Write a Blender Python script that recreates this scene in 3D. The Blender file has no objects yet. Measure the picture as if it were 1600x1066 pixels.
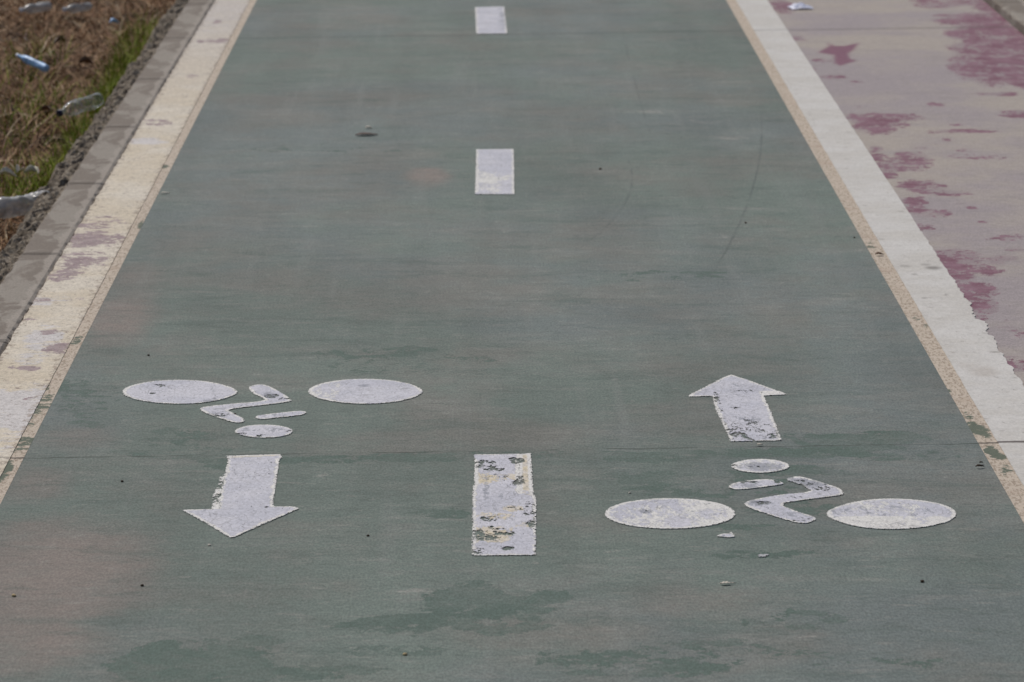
import bpy, bmesh, math, random
import numpy as np
from mathutils import Vector, Matrix, Euler

random.seed(7); rng = np.random.default_rng(7)
SC = bpy.context.scene; COL = SC.collection
R = math.radians

# ------------------------------------------------------------------ camera
CAM_H = 1.5; PITCH = math.asin(0.1941); YAW = 53/6250.0
cam = bpy.data.cameras.new('camera'); cam_o = bpy.data.objects.new('camera', cam); COL.objects.link(cam_o)
cam.sensor_width = 36; cam.lens = 6131/1600*36; cam.clip_start = .1; cam.clip_end = 3000
cam_o.location = (0, 0, CAM_H)
cam_o.rotation_euler = (math.pi/2-PITCH, 0, -YAW)
cam.dof.use_dof = True; cam.dof.focus_distance = 6.7; cam.dof.aperture_fstop = 12.5
SC.camera = cam_o
CM = Euler(cam_o.rotation_euler).to_matrix()

def G(px, py, z=0.0):
    """where a spot measured in the photograph lies on the ground (metres)"""
    d = CM @ Vector(((px-800)/6131, -(py-533)/6131, -1))
    t = (z-CAM_H)/d.z
    return (d.x*t, d.y*t)
def PPM(py):                       # scale at a row: photo pixels per metre
    return (py+680)*.981/1.5
def DPM(py):                       # vertical photo pixels per metre along the path
    return (py+680)**2*.981/(6131*1.5)

# ------------------------------------------------------------------ world, sun, exposure
SUN_EL, SUN_AZ = R(52), R(-34)     # sun stands ahead of the camera, to its left
w = bpy.data.worlds.new('World'); SC.world = w; w.use_nodes = True
wn = w.node_tree.nodes; wl = w.node_tree.links
bg = wn['Background']; sky = wn.new('ShaderNodeTexSky'); sky.sky_type = 'NISHITA'; sky.sun_disc = False
sky.sun_elevation = SUN_EL; sky.sun_rotation = SUN_AZ; sky.dust_density = 2.0
wl.new(sky.outputs[0], bg.inputs[0]); bg.inputs[1].default_value = .065
sl = bpy.data.lights.new('sun', 'SUN'); so = bpy.data.objects.new('sun', sl); COL.objects.link(so)
sl.energy = 2.95; sl.angle = R(.6); sl.color = (1, .95, .885)
sd = Vector((math.sin(SUN_AZ)*math.cos(SUN_EL), math.cos(SUN_AZ)*math.cos(SUN_EL), math.sin(SUN_EL)))
so.rotation_euler = sd.to_track_quat('Z', 'Y').to_euler(); so.location = (-3, 6, 6)
SC.view_settings.view_transform = 'Standard'; SC.view_settings.look = 'None'
SC.view_settings.exposure = 0.0; SC.view_settings.gamma = 1
SC.view_settings.use_curve_mapping = False

# ------------------------------------------------------------------ helpers
def lin(c): c /= 255; return c/12.92 if c <= .04045 else ((c+.055)/1.055)**2.4
def C(r, g, b, k=1.0): return (min(lin(r)*k, .9), min(lin(g)*k, .9), min(lin(b)*k, .9), 1)

def tag(o, label=None, cat=None, group=None, kind=None):
    if label: o['label'] = label
    if cat: o['category'] = cat
    if group: o['group'] = group
    if kind: o['kind'] = kind
    return o
def obj(name, me, mat=None, parent=None, loc=None):
    o = bpy.data.objects.new(name, me); COL.objects.link(o)
    if mat: me.materials.append(mat)
    if parent: o.parent = parent
    if loc: o.location = loc
    return o
def empty(name, loc=(0, 0, 0), rot=(0, 0, 0)):
    o = bpy.data.objects.new(name, None); COL.objects.link(o); o.location = loc; o.rotation_euler = rot
    o.empty_display_size = .05
    return o
def mesh(name, v, f, attrs={}, smooth=False):
    me = bpy.data.meshes.new(name)
    v = np.asarray(v, dtype=np.float32); f = np.asarray(f, dtype=np.int32)
    me.vertices.add(len(v)); me.vertices.foreach_set('co', v.ravel())
    n = f.shape[1]
    me.loops.add(f.size); me.loops.foreach_set('vertex_index', f.ravel())
    me.polygons.add(len(f)); me.polygons.foreach_set('loop_start', np.arange(0, f.size, n, dtype=np.int32))
    me.polygons.foreach_set('loop_total', np.full(len(f), n, dtype=np.int32))
    me.polygons.foreach_set('use_smooth', np.full(len(f), smooth, dtype=bool))
    me.update(calc_edges=True)
    for k, a in attrs.items():
        at = me.attributes.new(k, 'FLOAT', 'POINT'); at.data.foreach_set('value', np.asarray(a, dtype=np.float32).ravel())
    return me

def _hash(ix, iy, s):
    h = (ix.astype(np.int64)*374761393 + iy.astype(np.int64)*668265263 + s*1442695041) & 0xffffffff
    h = ((h ^ (h >> 13))*1274126177) & 0xffffffff
    h = (h ^ (h >> 16)) & 0xffffffff
    return (h & 0xffff)/65535.0
def vn(x, y, s=0):
    x = np.asarray(x, float); y = np.asarray(y, float)
    ix = np.floor(x); iy = np.floor(y); fx = x-ix; fy = y-iy
    fx = fx*fx*(3-2*fx); fy = fy*fy*(3-2*fy)
    a = _hash(ix, iy, s); b = _hash(ix+1, iy, s); c = _hash(ix, iy+1, s); d = _hash(ix+1, iy+1, s)
    return (a*(1-fx)+b*fx)*(1-fy)+(c*(1-fx)+d*fx)*fy
def fbm(x, y, s=0, o=4):
    t = 0; a = .5; n = 0
    for i in range(o):
        t = t+a*vn(np.asarray(x)*2**i, np.asarray(y)*2**i, s+i); n += a; a *= .5
    return t/n

def grid(x0, x1, y0, y1, nx, ny):
    X, Y = np.meshgrid(np.linspace(x0, x1, nx+1), np.linspace(y0, y1, ny+1))
    i = np.arange(ny)[:, None]*(nx+1)+np.arange(nx)[None, :]
    F = np.stack([i, i+1, i+nx+2, i+nx+1], -1).reshape(-1, 4)
    return X.ravel(), Y.ravel(), F
def blobs(X, Y, lst):
    """soft worn patches: (px, py, half width, half height, strength) as measured in the photo"""
    m = np.zeros_like(X)
    for cx, cy, rx, ry, s in lst:
        wx, wy = G(cx, cy); ax = rx/PPM(cy); ay = max(ry/DPM(cy), .004)
        d = ((X-wx)/ax)**2+((Y-wy)/ay)**2
        m = np.maximum(m, s*np.clip(1.12-d*.62, 0, 1))
    return m

class NT:
    def __init__(s, name, rough=.8, spec=.3):
        s.m = bpy.data.materials.new(name); s.m.use_nodes = True
        s.t = s.m.node_tree; s.n = s.t.nodes; s.l = s.t.links
        s.b = s.n['Principled BSDF']; s.b.inputs['Roughness'].default_value = rough
        s.b.inputs['Specular IOR Level'].default_value = spec
        s.out = s.n['Material Output']; s.tc = s.n.new('ShaderNodeTexCoord').outputs['Object']
    def _set(s, i, v):
        if hasattr(v, 'links'): s.l.new(v, i)
        else: i.default_value = v
    def vec(s, sx=1, sy=1, sz=1, off=(0, 0, 0), rot=0):
        m = s.n.new('ShaderNodeMapping'); s.l.new(s.tc, m.inputs[0])
        m.inputs['Scale'].default_value = (sx, sy, sz); m.inputs['Location'].default_value = off
        m.inputs['Rotation'].default_value = (0, 0, rot)
        return m.outputs[0]
    def noise(s, sc, det=4, ro=.55, sx=1, sy=1, off=0, dist=0, rot=0):
        n = s.n.new('ShaderNodeTexNoise'); s.l.new(s.vec(sx, sy, 1, (off, off*1.7, off*.3), rot), n.inputs['Vector'])
        n.inputs['Scale'].default_value = sc; n.inputs['Detail'].default_value = det
        n.inputs['Roughness'].default_value = ro; n.inputs['Distortion'].default_value = dist
        return n.outputs['Fac']
    def vor(s, sc, sx=1, sy=1, feat='F1', off=0, rnd=1):
        n = s.n.new('ShaderNodeTexVoronoi'); s.l.new(s.vec(sx, sy, 1, (off, off, off)), n.inputs['Vector'])
        n.feature = feat; n.inputs['Scale'].default_value = sc; n.inputs['Randomness'].default_value = rnd
        return n.outputs['Distance']
    def rag(s, a, amp=3.0, sc=40, off=0, sx=.8, sy=1):
        n1 = s.noise(sc*.22, 4, .6, sx, sy, off+3, .5); n2 = s.noise(sc, 8, .74, sx, sy, off, .3)
        t = s.m_('MULTIPLY_ADD', n1, amp*.8, -.4*amp); t = s.m_('ADD', t, s.m_('MULTIPLY_ADD', n2, amp, -.5*amp))
        return s.m_('ADD', a, s.m_('MULTIPLY', t, s.m_('MULTIPLY_ADD', a, 4.0, .1, clamp=True)))
    def attr(s, k):
        n = s.n.new('ShaderNodeAttribute'); n.attribute_name = k; return n.outputs['Fac']
    def m_(s, op, a, b=0, c=0, clamp=False):
        n = s.n.new('ShaderNodeMath'); n.operation = op; n.use_clamp = clamp
        s._set(n.inputs[0], a); s._set(n.inputs[1], b)
        if op in ('MULTIPLY_ADD',): s._set(n.inputs[2], c)
        return n.outputs[0]
    def ss(s, v, a, b, lo=0, hi=1):          # smooth ramp of v from a..b to lo..hi
        n = s.n.new('ShaderNodeMapRange'); n.interpolation_type = 'SMOOTHSTEP'
        s._set(n.inputs[0], v)
        for i, q in enumerate((a, b, lo, hi)): n.inputs[i+1].default_value = q
        return n.outputs[0]
    def mix(s, f, a, b, mode='MIX'):
        n = s.n.new('ShaderNodeMix'); n.data_type = 'RGBA'; n.blend_type = mode
        s._set(n.inputs[0], f); s._set(n.inputs[6], a); s._set(n.inputs[7], b)
        return n.outputs[2]
    def gain(s, col, f):                     # colour times a scalar
        n = s.n.new('ShaderNodeVectorMath'); n.operation = 'SCALE'
        s._set(n.inputs[0], col); s._set(n.inputs[3], f); return n.outputs[0]
    def xyz(s):
        n = s.n.new('ShaderNodeSeparateXYZ'); s.l.new(s.tc, n.inputs[0]); return n.outputs
    def bump(s, h, st=.4, d=.002):
        n = s.n.new('ShaderNodeBump'); n.inputs['Strength'].default_value = st; n.inputs['Distance'].default_value = d
        s._set(n.inputs['Height'], h); s.l.new(n.outputs[0], s.b.inputs['Normal'])
    def col(s, c): s._set(s.b.inputs['Base Color'], c)
    def cut(s, f):                           # where f = 1 the coat is missing
        t = s.n.new('ShaderNodeBsdfTransparent'); x = s.n.new('ShaderNodeMixShader')
        s._set(x.inputs[0], f); s.l.new(s.b.outputs[0], x.inputs[1]); s.l.new(t.outputs[0], x.inputs[2])
        s.l.new(x.outputs[0], s.out.inputs[0])

# lateral layout (metres from the camera's line)
XL, XLT, XLB, XK = -.780, -.803, -.924, -1.017
XR, XRT, XRB = .868, .902, 1.011
XP, XPK = 1.775, 1.885
Y0, Y1 = 3.5, 26.0
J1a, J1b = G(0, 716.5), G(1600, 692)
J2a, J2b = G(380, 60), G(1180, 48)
def joint_mask(n, a, b, wdt=.0016):
    """thin cross joint running through a and b, broken up by noise"""
    sl_ = (b[1]-a[1])/(b[0]-a[0])
    x, y, z = n.xyz()
    yy = n.m_('SUBTRACT', y, n.m_('MULTIPLY_ADD', x, sl_, a[1]-sl_*a[0]))
    wob = n.m_('MULTIPLY_ADD', n.noise(14, 3), .022, -.011)
    d = n.m_('ABSOLUTE', n.m_('ADD', yy, wob))
    return n.ss(d, wdt, wdt*2.6, 1, 0)

# ------------------------------------------------------------------ materials
def mat_lane():
    n = NT('worn_green_paint', .78, .3)
    green = C(97, 108, 101); brown = C(107, 106, 100); blue = C(99, 107, 105)
    c = n.mix(n.ss(n.noise(1.3, 5, .6, .8, .5, 3), .42, .6), green, blue)
    bn = n.m_('ADD', n.noise(2.4, 8, .68, .8, .7, 11), n.m_('MULTIPLY', n.attr('brown'), .25))
    c = n.mix(n.ss(bn, .44, .66, 0, .8), c, brown)
    c = n.mix(n.ss(n.rag(n.attr('brown'), 1.4, 14), .3, 1.1, 0, .75), c, C(127, 115, 108))
    # sweep and brush streaks across the lane
    st = n.noise(7, 9, .72, .6, 1.25, 5, .5)
    c = n.mix(n.ss(st, .5, .68, 0, .48), c, C(120, 121, 116))
    st2 = n.noise(8, 9, .72, .55, 1.4, 27, .5)
    c = n.mix(n.ss(st2, .5, .68, 0, .52), c, C(76, 89, 83))
    st3 = n.noise(3.2, 9, .74, .6, 1.5, 71, .4)
    c = n.mix(n.ss(st3, .56, .7, 0, .4), c, C(120, 120, 116))
    st4 = n.noise(24, 8, .75, .45, 1.4, 91, .3)
    c = n.mix(n.ss(st4, .57, .64, 0, .42), c, C(130, 129, 123))
    c = n.mix(n.ss(st4, .44, .38, 0, .4), c, C(78, 88, 82))
    sc1 = n.noise(46, 8, .76, .8, .8, 191, .2)
    c = n.mix(n.ss(sc1, .6, .64, 0, .4), c, C(136, 135, 129))
    c = n.mix(n.ss(sc1, .4, .36, 0, .4), c, C(74, 83, 77))
    cl = n.noise(1.9, 7, .62, 1, .45, 131, .5)
    c = n.gain(c, n.ss(cl, .32, .68, .90, 1.10))
    # scuffs along the riding direction
    lg = n.noise(22, 4, .5, 1, .04, 41)
    c = n.mix(n.ss(lg, .55, .75, 0, .28), c, C(118, 121, 117))
    c = n.gain(c, n.ss(n.noise(7, 4, .6, 1, .06, 47), .35, .65, .95, 1.05))
    # patches where thick darker green paint survives: crisp ragged outline
    e = n.rag(n.attr('dark'), 3.4, 30, 2, 1, .9)
    dk = n.ss(e, .44, .50)
    rim = n.ss(n.m_('ABSOLUTE', n.m_('SUBTRACT', e, .45)), .0, .03, .35, 0)
    c = n.mix(n.m_('MULTIPLY', dk, n.ss(n.noise(9, 7, .72, off=8), .42, .6, .95, .5)), c, n.mix(n.noise(18, 5, .6, .5, 1, 8), C(70, 87, 79), C(79, 95, 87)))
    c = n.mix(rim, c, C(78, 88, 80))
    e2 = n.rag(n.attr('pale'), 2.4, 50, 9)
    c = n.mix(n.ss(e2, .5, .8, 0, .55), c, C(144, 141, 135))
    # arcs left by tyres
    x, y, z = n.xyz()
    for ax, ay, r, s_, y0, y1 in ARCS:
        dx = n.m_('SUBTRACT', x, ax); dy = n.m_('SUBTRACT', y, ay)
        d = n.m_('SQRT', n.m_('ADD', n.m_('MULTIPLY', dx, dx), n.m_('MULTIPLY', dy, dy)))
        d = n.m_('ABSOLUTE', n.m_('SUBTRACT', d, r))
        k = n.m_('MULTIPLY', n.ss(d, .001, .005, s_, 0), n.m_('MULTIPLY', n.ss(y, y0, y0+.4), n.ss(y, y1-.4, y1, 1, 0)))
        k = n.m_('MULTIPLY', k, n.ss(n.noise(5, 3, .6, 1, 1, 4), .35, .6))
        c = n.mix(k, c, C(74, 80, 77))
    # grain, pits, chips
    c = n.gain(c, n.ss(n.noise(260, 2, .7, 1, .4), .32, .68, .80, 1.2))
    c = n.gain(c, n.ss(n.noise(70, 5, .75, .8, .8, 15), .3, .7, .9, 1.1))
    c = n.mix(n.ss(n.vor(9, 1, 1, off=5), .010, .022, .75, 0), c, C(60, 62, 58))
    c = n.mix(n.ss(n.vor(14, 1, .8, off=15), .012, .03, .6, 0), c, C(156, 152, 144))
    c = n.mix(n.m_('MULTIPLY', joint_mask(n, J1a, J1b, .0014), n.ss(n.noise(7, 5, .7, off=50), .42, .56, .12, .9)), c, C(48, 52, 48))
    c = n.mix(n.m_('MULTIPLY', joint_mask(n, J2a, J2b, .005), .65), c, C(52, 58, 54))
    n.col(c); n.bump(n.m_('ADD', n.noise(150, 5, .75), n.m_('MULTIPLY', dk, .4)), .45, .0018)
    return n.m

def mat_path():
    n = NT('faded_purple_concrete', .8, .3)
    c = n.mix(n.ss(n.noise(1.6, 6, .65, .8, .8, 2), .4, .6), C(155, 146, 138), C(144, 135, 136))
    c = n.mix(n.ss(n.noise(9, 8, .7, .6, 1.2, 22), .5, .68, 0, .55), c, C(134, 126, 126))
    c = n.mix(n.ss(n.rag(n.attr('purple'), 1.3, 16, 31), .2, .6, 0, .7), c, C(132, 116, 120))
    e = n.rag(n.attr('purple'), 6.0, 66, 4, .9, .7)
    c = n.mix(n.ss(e, .5, .58, 0, .92), c, n.mix(n.ss(n.noise(12, 6, .7), .4, .6), C(108, 66, 82), C(126, 92, 105)))
    c = n.mix(n.attr('solid'), c, C(116, 78, 94))
    c = n.mix(n.ss(n.noise(34, 8, .74, .6, 1.1, 61), .64, .68, 0, .6), c, C(108, 88, 92))
    c = n.gain(c, n.ss(n.noise(240, 2, .7, 1, .4), .32, .68, .86, 1.14))
    c = n.gain(c, n.ss(n.noise(50, 6, .75, .8, .9, 8), .3, .7, .9, 1.1))
    c = n.mix(n.m_('MULTIPLY', joint_mask(n, J1a, J1b, .003), .8), c, C(70, 64, 62))
    c = n.mix(n.m_('MULTIPLY', joint_mask(n, J2a, J2b, .006), .7), c, C(80, 74, 70))
    n.col(c); n.bump(n.noise(150, 5, .7), .3, .0015)
    return n.m

def mat_strip(greenish=.5):
    """tan concrete with open aggregate and traces of green"""
    n = NT('exposed_aggregate', .85, .25)
    c = n.mix(n.noise(30, 5, .6, .5, 1), C(186, 173, 155), C(194, 181, 168))
    c = n.mix(n.ss(n.vor(190, 1, .4), .15, .5, .5, 0), c, C(128, 112, 94))
    c = n.mix(n.ss(n.noise(150, 3, .75, 1, .3, 7), .5, .6, 0, .6), c, C(126, 110, 94))
    c = n.mix(n.ss(n.noise(9, 3, .6, 1, .8, 17), .52, .7, 0, .4), c, C(168, 148, 132))
    e = n.rag(n.attr('green'), 3.4, 75, 5)
    c = n.mix(n.ss(e, .5, .6, 0, .92), c, C(84, 95, 82))
    c = n.mix(n.m_('MULTIPLY', joint_mask(n, J1a, J1b, .0025), .9), c, C(60, 55, 50))
    n.col(c); n.bump(n.noise(140, 5, .75), .9, .003)
    return n.m

def mat_cream():
    n = NT('cream_edge_paint', .7, .3)
    c = n.mix(n.ss(n.noise(5, 7, .66, .8, .8), .4, .6), C(190, 178, 158), C(196, 187, 172))
    c = n.mix(n.ss(n.noise(14, 7, .7, .6, 1, 77), .52, .66, 0, .5), c, C(198, 190, 178))
    c = n.mix(n.ss(n.rag(n.attr('white'), 2.6, 40, 5, .6, 1.2), .38, .5, 0, .85), c, C(188, 184, 184))
    c = n.mix(n.attr('far'), c, C(178, 170, 162))
    e = n.rag(n.attr('purple'), 5.0, 60, 3, .9, .9)
    c = n.mix(n.ss(e, .48, .54, 0, .95), c, n.mix(n.ss(n.noise(20, 5, .7), .4, .6), C(128, 108, 112), C(148, 132, 132)))
    chips = n.noise(56, 8, .74, .8, .8, 13)
    c = n.mix(n.ss(chips, .605, .625, 0, .85), c, C(134, 119, 112))
    c = n.mix(n.ss(n.noise(110, 5, .75, .9, .7, 43), .585, .63, 0, .7), c, C(116, 102, 92))
    c = n.mix(n.ss(n.m_('ADD', n.ss(n.attr('sd'), 0, .025, .12, 0), n.noise(70, 7, .75, .9, .6, 63)), .62, .66, 0, .7), c, C(128, 112, 98))
    c = n.gain(c, n.ss(n.noise(240, 2, .7, 1, .4), .32, .68, .87, 1.12))
    c = n.gain(c, n.ss(n.noise(45, 6, .75, .6, 1, 83), .3, .7, .9, 1.08))
    c = n.mix(n.m_('MULTIPLY', joint_mask(n, J1a, J1b, .002), .6), c, C(90, 80, 70))
    n.col(c); n.bump(n.m_('SUBTRACT', n.noise(90, 5, .7), n.ss(chips, .62, .66)), .5, .0015)
    return n.m

def mat_whiteband():
    n = NT('white_edge_paint', .7, .3)
    c = n.mix(n.ss(n.noise(6, 7, .66, .8, .8), .4, .62), C(184, 180, 174), C(191, 188, 184))
    c = n.mix(n.ss(n.noise(34, 8, .74, .5, 1.1, 5), .57, .68, 0, .55), c, C(166, 160, 153))
    c = n.mix(n.attr('stain'), c, C(158, 148, 138))
    c = n.mix(n.attr('drip'), c, C(100, 95, 90))
    c = n.mix(n.ss(n.vor(20, .5, 1.1, off=3), .05, .09, .7, 0), c, C(128, 122, 116))
    c = n.mix(n.ss(n.vor(9, .45, .8, off=31), .03, .06, .7, 0), c, C(120, 114, 108))
    c = n.mix(n.ss(n.noise(70, 7, .74, .8, .9, 33), .615, .635, 0, .75), c, C(130, 122, 115))
    c = n.gain(c, n.ss(n.noise(240, 2, .7, 1, .4), .32, .68, .92, 1.07))
    c = n.gain(c, n.ss(n.noise(45, 6, .75, .6, 1, 83), .3, .7, .94, 1.05))
    c = n.mix(n.m_('MULTIPLY', joint_mask(n, J1a, J1b, .004), .95), c, C(84, 76, 72))
    c = n.mix(n.m_('MULTIPLY', joint_mask(n, J2a, J2b, .006), .6), c, C(100, 94, 90))
    n.col(c); n.bump(n.noise(90, 5, .7), .3, .0012)
    return n.m

def mat_marking():
    n = NT('white_road_paint', .68, .3)
    new = n.mix(n.ss(n.noise(7, 6, .66), .42, .6), C(180, 180, 189), C(190, 189, 196))
    old = n.mix(n.attr('cream'), C(205, 203, 199), n.mix(n.ss(n.noise(25, 6, .7), .4, .6), C(200, 192, 180), C(196, 184, 158)))
    sd_ = n.attr('sd')
    rim_ = n.ss(sd_, .002, .011, .8, 0)
    eo = n.rag(n.m_('ADD', n.attr('old'), rim_), 2.8, 70, 6, 1.5, .7)
    fo = n.ss(eo, .5, .55)
    c = n.mix(fo, new, n.mix(n.ss(rim_, .1, .5), old, C(208, 206, 202)))
    rim = n.ss(n.m_('ABSOLUTE', n.m_('SUBTRACT', eo, .49)), 0, .05, .6, 0)
    c = n.mix(rim, c, C(132, 132, 132))
    c = n.mix(n.ss(n.noise(40, 8, .76, 1.2, .8, 19), .54, .64, 0, .4), c, C(166, 165, 171))
    # fine crazing
    cr = n.vor(55, 1, .8, 'DISTANCE_TO_EDGE', 3)
    c = n.mix(n.m_('MULTIPLY', n.ss(cr, .015, .05, .55, 0), n.ss(n.noise(12, 4, .7, off=33), .45, .6)), c, C(128, 127, 130))
    # greyed, abraded zones
    g = n.rag(n.attr('grey'), 3.2, 100, 23, 1.5, .7)
    c = n.mix(n.ss(g, .38, .6, 0, .7), c, C(130, 133, 141))
    c = n.gain(c, n.ss(n.noise(230, 2, .75, 1, .4), .32, .68, .88, 1.1))
    x = n.m_('MULTIPLY', joint_mask(n, J1a, J1b, .0016), .7)
    c = n.mix(x, c, C(90, 90, 90))
    n.col(c); n.bump(n.noise(110, 5, .75), .6, .0018)
    e = n.ss(n.rag(n.attr('worn'), 6.0, 120, 3, 1.4, .7), .52, .62)
    e = n.m_('MAXIMUM', e, n.ss(n.noise(80, 6, .75, 1.4, .6, 29), .65, .665))
    e = n.m_('MAXIMUM', e, n.ss(n.m_('ADD', n.ss(sd_, 0, .0035, .13, 0), n.noise(230, 5, .75, 1.4, .5, 31)), .62, .65))
    n.cut(e)
    return n.m

def mat_kerb():
    n = NT('kerb_concrete', .85, .25)
    c = n.mix(n.ss(n.noise(5.0, 7, .62, 1, .5, dist=.6), .49, .53), C(116, 107, 98), C(136, 129, 120))
    c = n.mix(n.ss(n.noise(26, 8, .74, .45, 1.3, 5), .58, .63, 0, .6), c, C(154, 148, 140))
    c = n.mix(n.ss(n.noise(60, 6, .7, .8, 1, 9), .56, .7, 0, .5), c, C(104, 96, 87))
    x, y, z = n.xyz()
    rimk = n.m_('MULTIPLY_ADD', n.noise(12, 6, .7, .3, 1, 44), .06, x)
    c = n.mix(n.ss(rimk, .052, .058, 0, .75), c, C(150, 142, 133))
    c = n.gain(c, n.ss(n.noise(230, 3, .7, 1, .5), .3, .7, .85, 1.14))
    n.col(c); n.bump(n.noise(100, 6, .7), .5, .002)
    return n.m

def mat_haunch():
    n = NT('rough_concrete', .95, .15)
    c = n.mix(n.ss(n.noise(45, 7, .74), .4, .6), C(110, 99, 85), C(174, 162, 146))
    c = n.mix(n.ss(n.noise(9, 4, .6, off=4), .5, .65, 0, .6), c, C(138, 126, 112))
    c = n.mix(n.ss(n.vor(60), .1, .35, .4, 0), c, C(166, 156, 142))
    n.col(c); n.bump(n.noise(160, 5, .75), 1, .008)
    return n.m

def mat_soil():
    n = NT('dry_soil', .95, .1)
    c = n.mix(n.ss(n.noise(7, 7, .7), .38, .62), C(38, 27, 18), C(76, 58, 42))
    c = n.mix(n.ss(n.noise(60, 6, .7, off=3), .5, .7, 0, .5), c, C(104, 84, 62))
    n.col(c); n.bump(n.noise(40, 7, .7), .9, .02)
    return n.m
def mat_plain(name, a, b, sc=30, rough=.8, bm=.4, bd=.002, spec=.3):
    n = NT(name, rough, spec); n.col(n.mix(n.ss(n.noise(sc, 5, .65), .35, .65), a, b)); n.bump(n.noise(sc*3, 4, .7), bm, bd)
    return n.m
def mat_blade(name, cols, rough=.75, trans=.2):
    n = NT(name, rough, .25); r = n.n.new('ShaderNodeValToRGB'); n.l.new(n.attr('rnd'), r.inputs[0])
    e = r.color_ramp.elements
    e[0].color = cols[0]; e[0].position = 0; e[1].color = cols[-1]; e[1].position = 1
    for i, c in enumerate(cols[1:-1]): q = e.new((i+1)/(len(cols)-1)); q.color = c
    n.col(n.gain(r.outputs[0], n.ss(n.noise(40, 3), .3, .7, .75, 1.15)))
    return n.m
def mat_plastic(name, colr, trans=.75, rough=.12, sc=40):
    n = NT(name, rough, .6)
    n.col(n.mix(n.ss(n.noise(sc, 4, .6), .4, .65), colr, tuple(min(1, v*.72) for v in colr[:3])+(1,)))
    n.b.inputs['Specular IOR Level'].default_value = .9
    n.bump(n.noise(sc*1.5, 3, .6), .4, .004)
    lw = n.n.new('ShaderNodeLayerWeight'); lw.inputs[0].default_value = .35
    n.cut(n.ss(lw.outputs['Facing'], 0, 1, trans, trans*.25))
    return n.m

# tyre arcs: centre, radius, strength, start, end (metres)
def arc3(p, q, r_):
    (ax, ay), (bx, by), (cx, cy) = G(*p), G(*q), G(*r_)
    d = 2*(ax*(by-cy)+bx*(cy-ay)+cx*(ay-by))
    ux = ((ax*ax+ay*ay)*(by-cy)+(bx*bx+by*by)*(cy-ay)+(cx*cx+cy*cy)*(ay-by))/d
    uy = ((ax*ax+ay*ay)*(cx-bx)+(bx*bx+by*by)*(ax-cx)+(cx*cx+cy*cy)*(bx-ax))/d
    return ux, uy, math.hypot(ax-ux, ay-uy)
ARCS = [(*arc3((1112, 430), (1180, 280), (1190, 190)), .55, G(0, 450)[1], G(0, 170)[1]),
        (*arc3((900, 392), (965, 335), (985, 260)), .5, G(0, 405)[1], G(0, 235)[1]),
        (*arc3((1010, 190), (990, 120), (975, 60)), .35, G(0, 230)[1], G(0, 40)[1])]

LANE_DARK = [(300,1045,100,42,1),(225,1058,60,9,.7),(400,1003,35,9,.55),(440,1052,130,9,.62),(730,938,62,22,.9),(690,978,140,17,.62),
  (800,955,55,25,.85),(610,1016,120,8,.55),(862,934,26,11,.9),(1185,868,62,6,.95),(1262,863,50,4,.7),(1240,968,80,14,.55),
  (1010,1035,150,20,.75),(1150,1022,170,15,.66),(1350,1038,110,11,.6),(1310,688,130,14,.8),(1000,708,230,9,.5),(1100,765,110,9,.66),
  (1250,795,90,12,.52),(350,726,50,11,1),(480,719,100,6,1),(640,715,90,6,.9),(690,800,45,9,.85),(1020,716,120,7,.8),(1250,706,150,10,.9),(1000,745,60,8,.9),(1160,772,120,7,.9),(1080,790,60,6,.7),(1160,822,90,6,.6),(1060,735,80,7,.5),(1190,742,110,12,.6),
  (1390,710,120,10,.45),(250,690,100,18,.42),(120,640,60,40,.4),(640,560,120,20,.35),(1000,430,120,10,.3),(560,230,120,8,.3)]
LANE_BROWN = [(40,900,200,85,1),(10,1000,160,60,.8),(190,495,55,45,.85),(215,430,35,20,.7),(60,760,50,25,.6),(670,275,35,14,.9),(130,680,60,20,.4),
  (800,980,200,30,.35),(540,700,120,30,.35),(1100,940,150,30,.3),(700,600,100,60,.3)]
LANE_PALE = [(285,900,45,5,.5),(630,925,50,5,.6),(730,386,70,6,.4),(1010,175,45,4,.5),(1100,190,45,4,.5),(1140,215,40,3,.55),(880,390,35,7,.5),
  (930,435,6,18,.55),(1160,430,6,20,.45),(1150,370,40,6,.4),(480,745,80,12,.35),(870,880,150,8,.25),(1290,1000,60,8,.3),(1060,405,60,5,.4)]
PATH_PURPLE = [(1560,20,70,20,1),(1590,60,90,40,1),(1600,100,70,34,1),(1550,95,60,28,.8),(1500,30,60,9,.8),(1470,4,60,7,.6),(1220,8,20,12,.7),(1380,190,55,16,.8),
  (1400,250,50,16,.75),(1440,290,30,10,.6),(1440,335,40,10,.6),(1470,400,60,16,.75),(1530,470,45,26,.95),(1500,420,50,14,.8),(1555,410,40,8,.45),
  (1590,570,30,10,.6),(1560,148,30,3,.9),(1500,205,50,4,.6),(1590,180,40,6,.55),(1480,300,60,6,.35),(1575,370,30,5,.5),(1245,60,14,4,.6),(1262,110,10,6,.8),
  (1300,120,22,3,.9),(1285,95,14,3,.6),(1520,245,60,5,.35),(1590,390,20,4,.5)]

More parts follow.
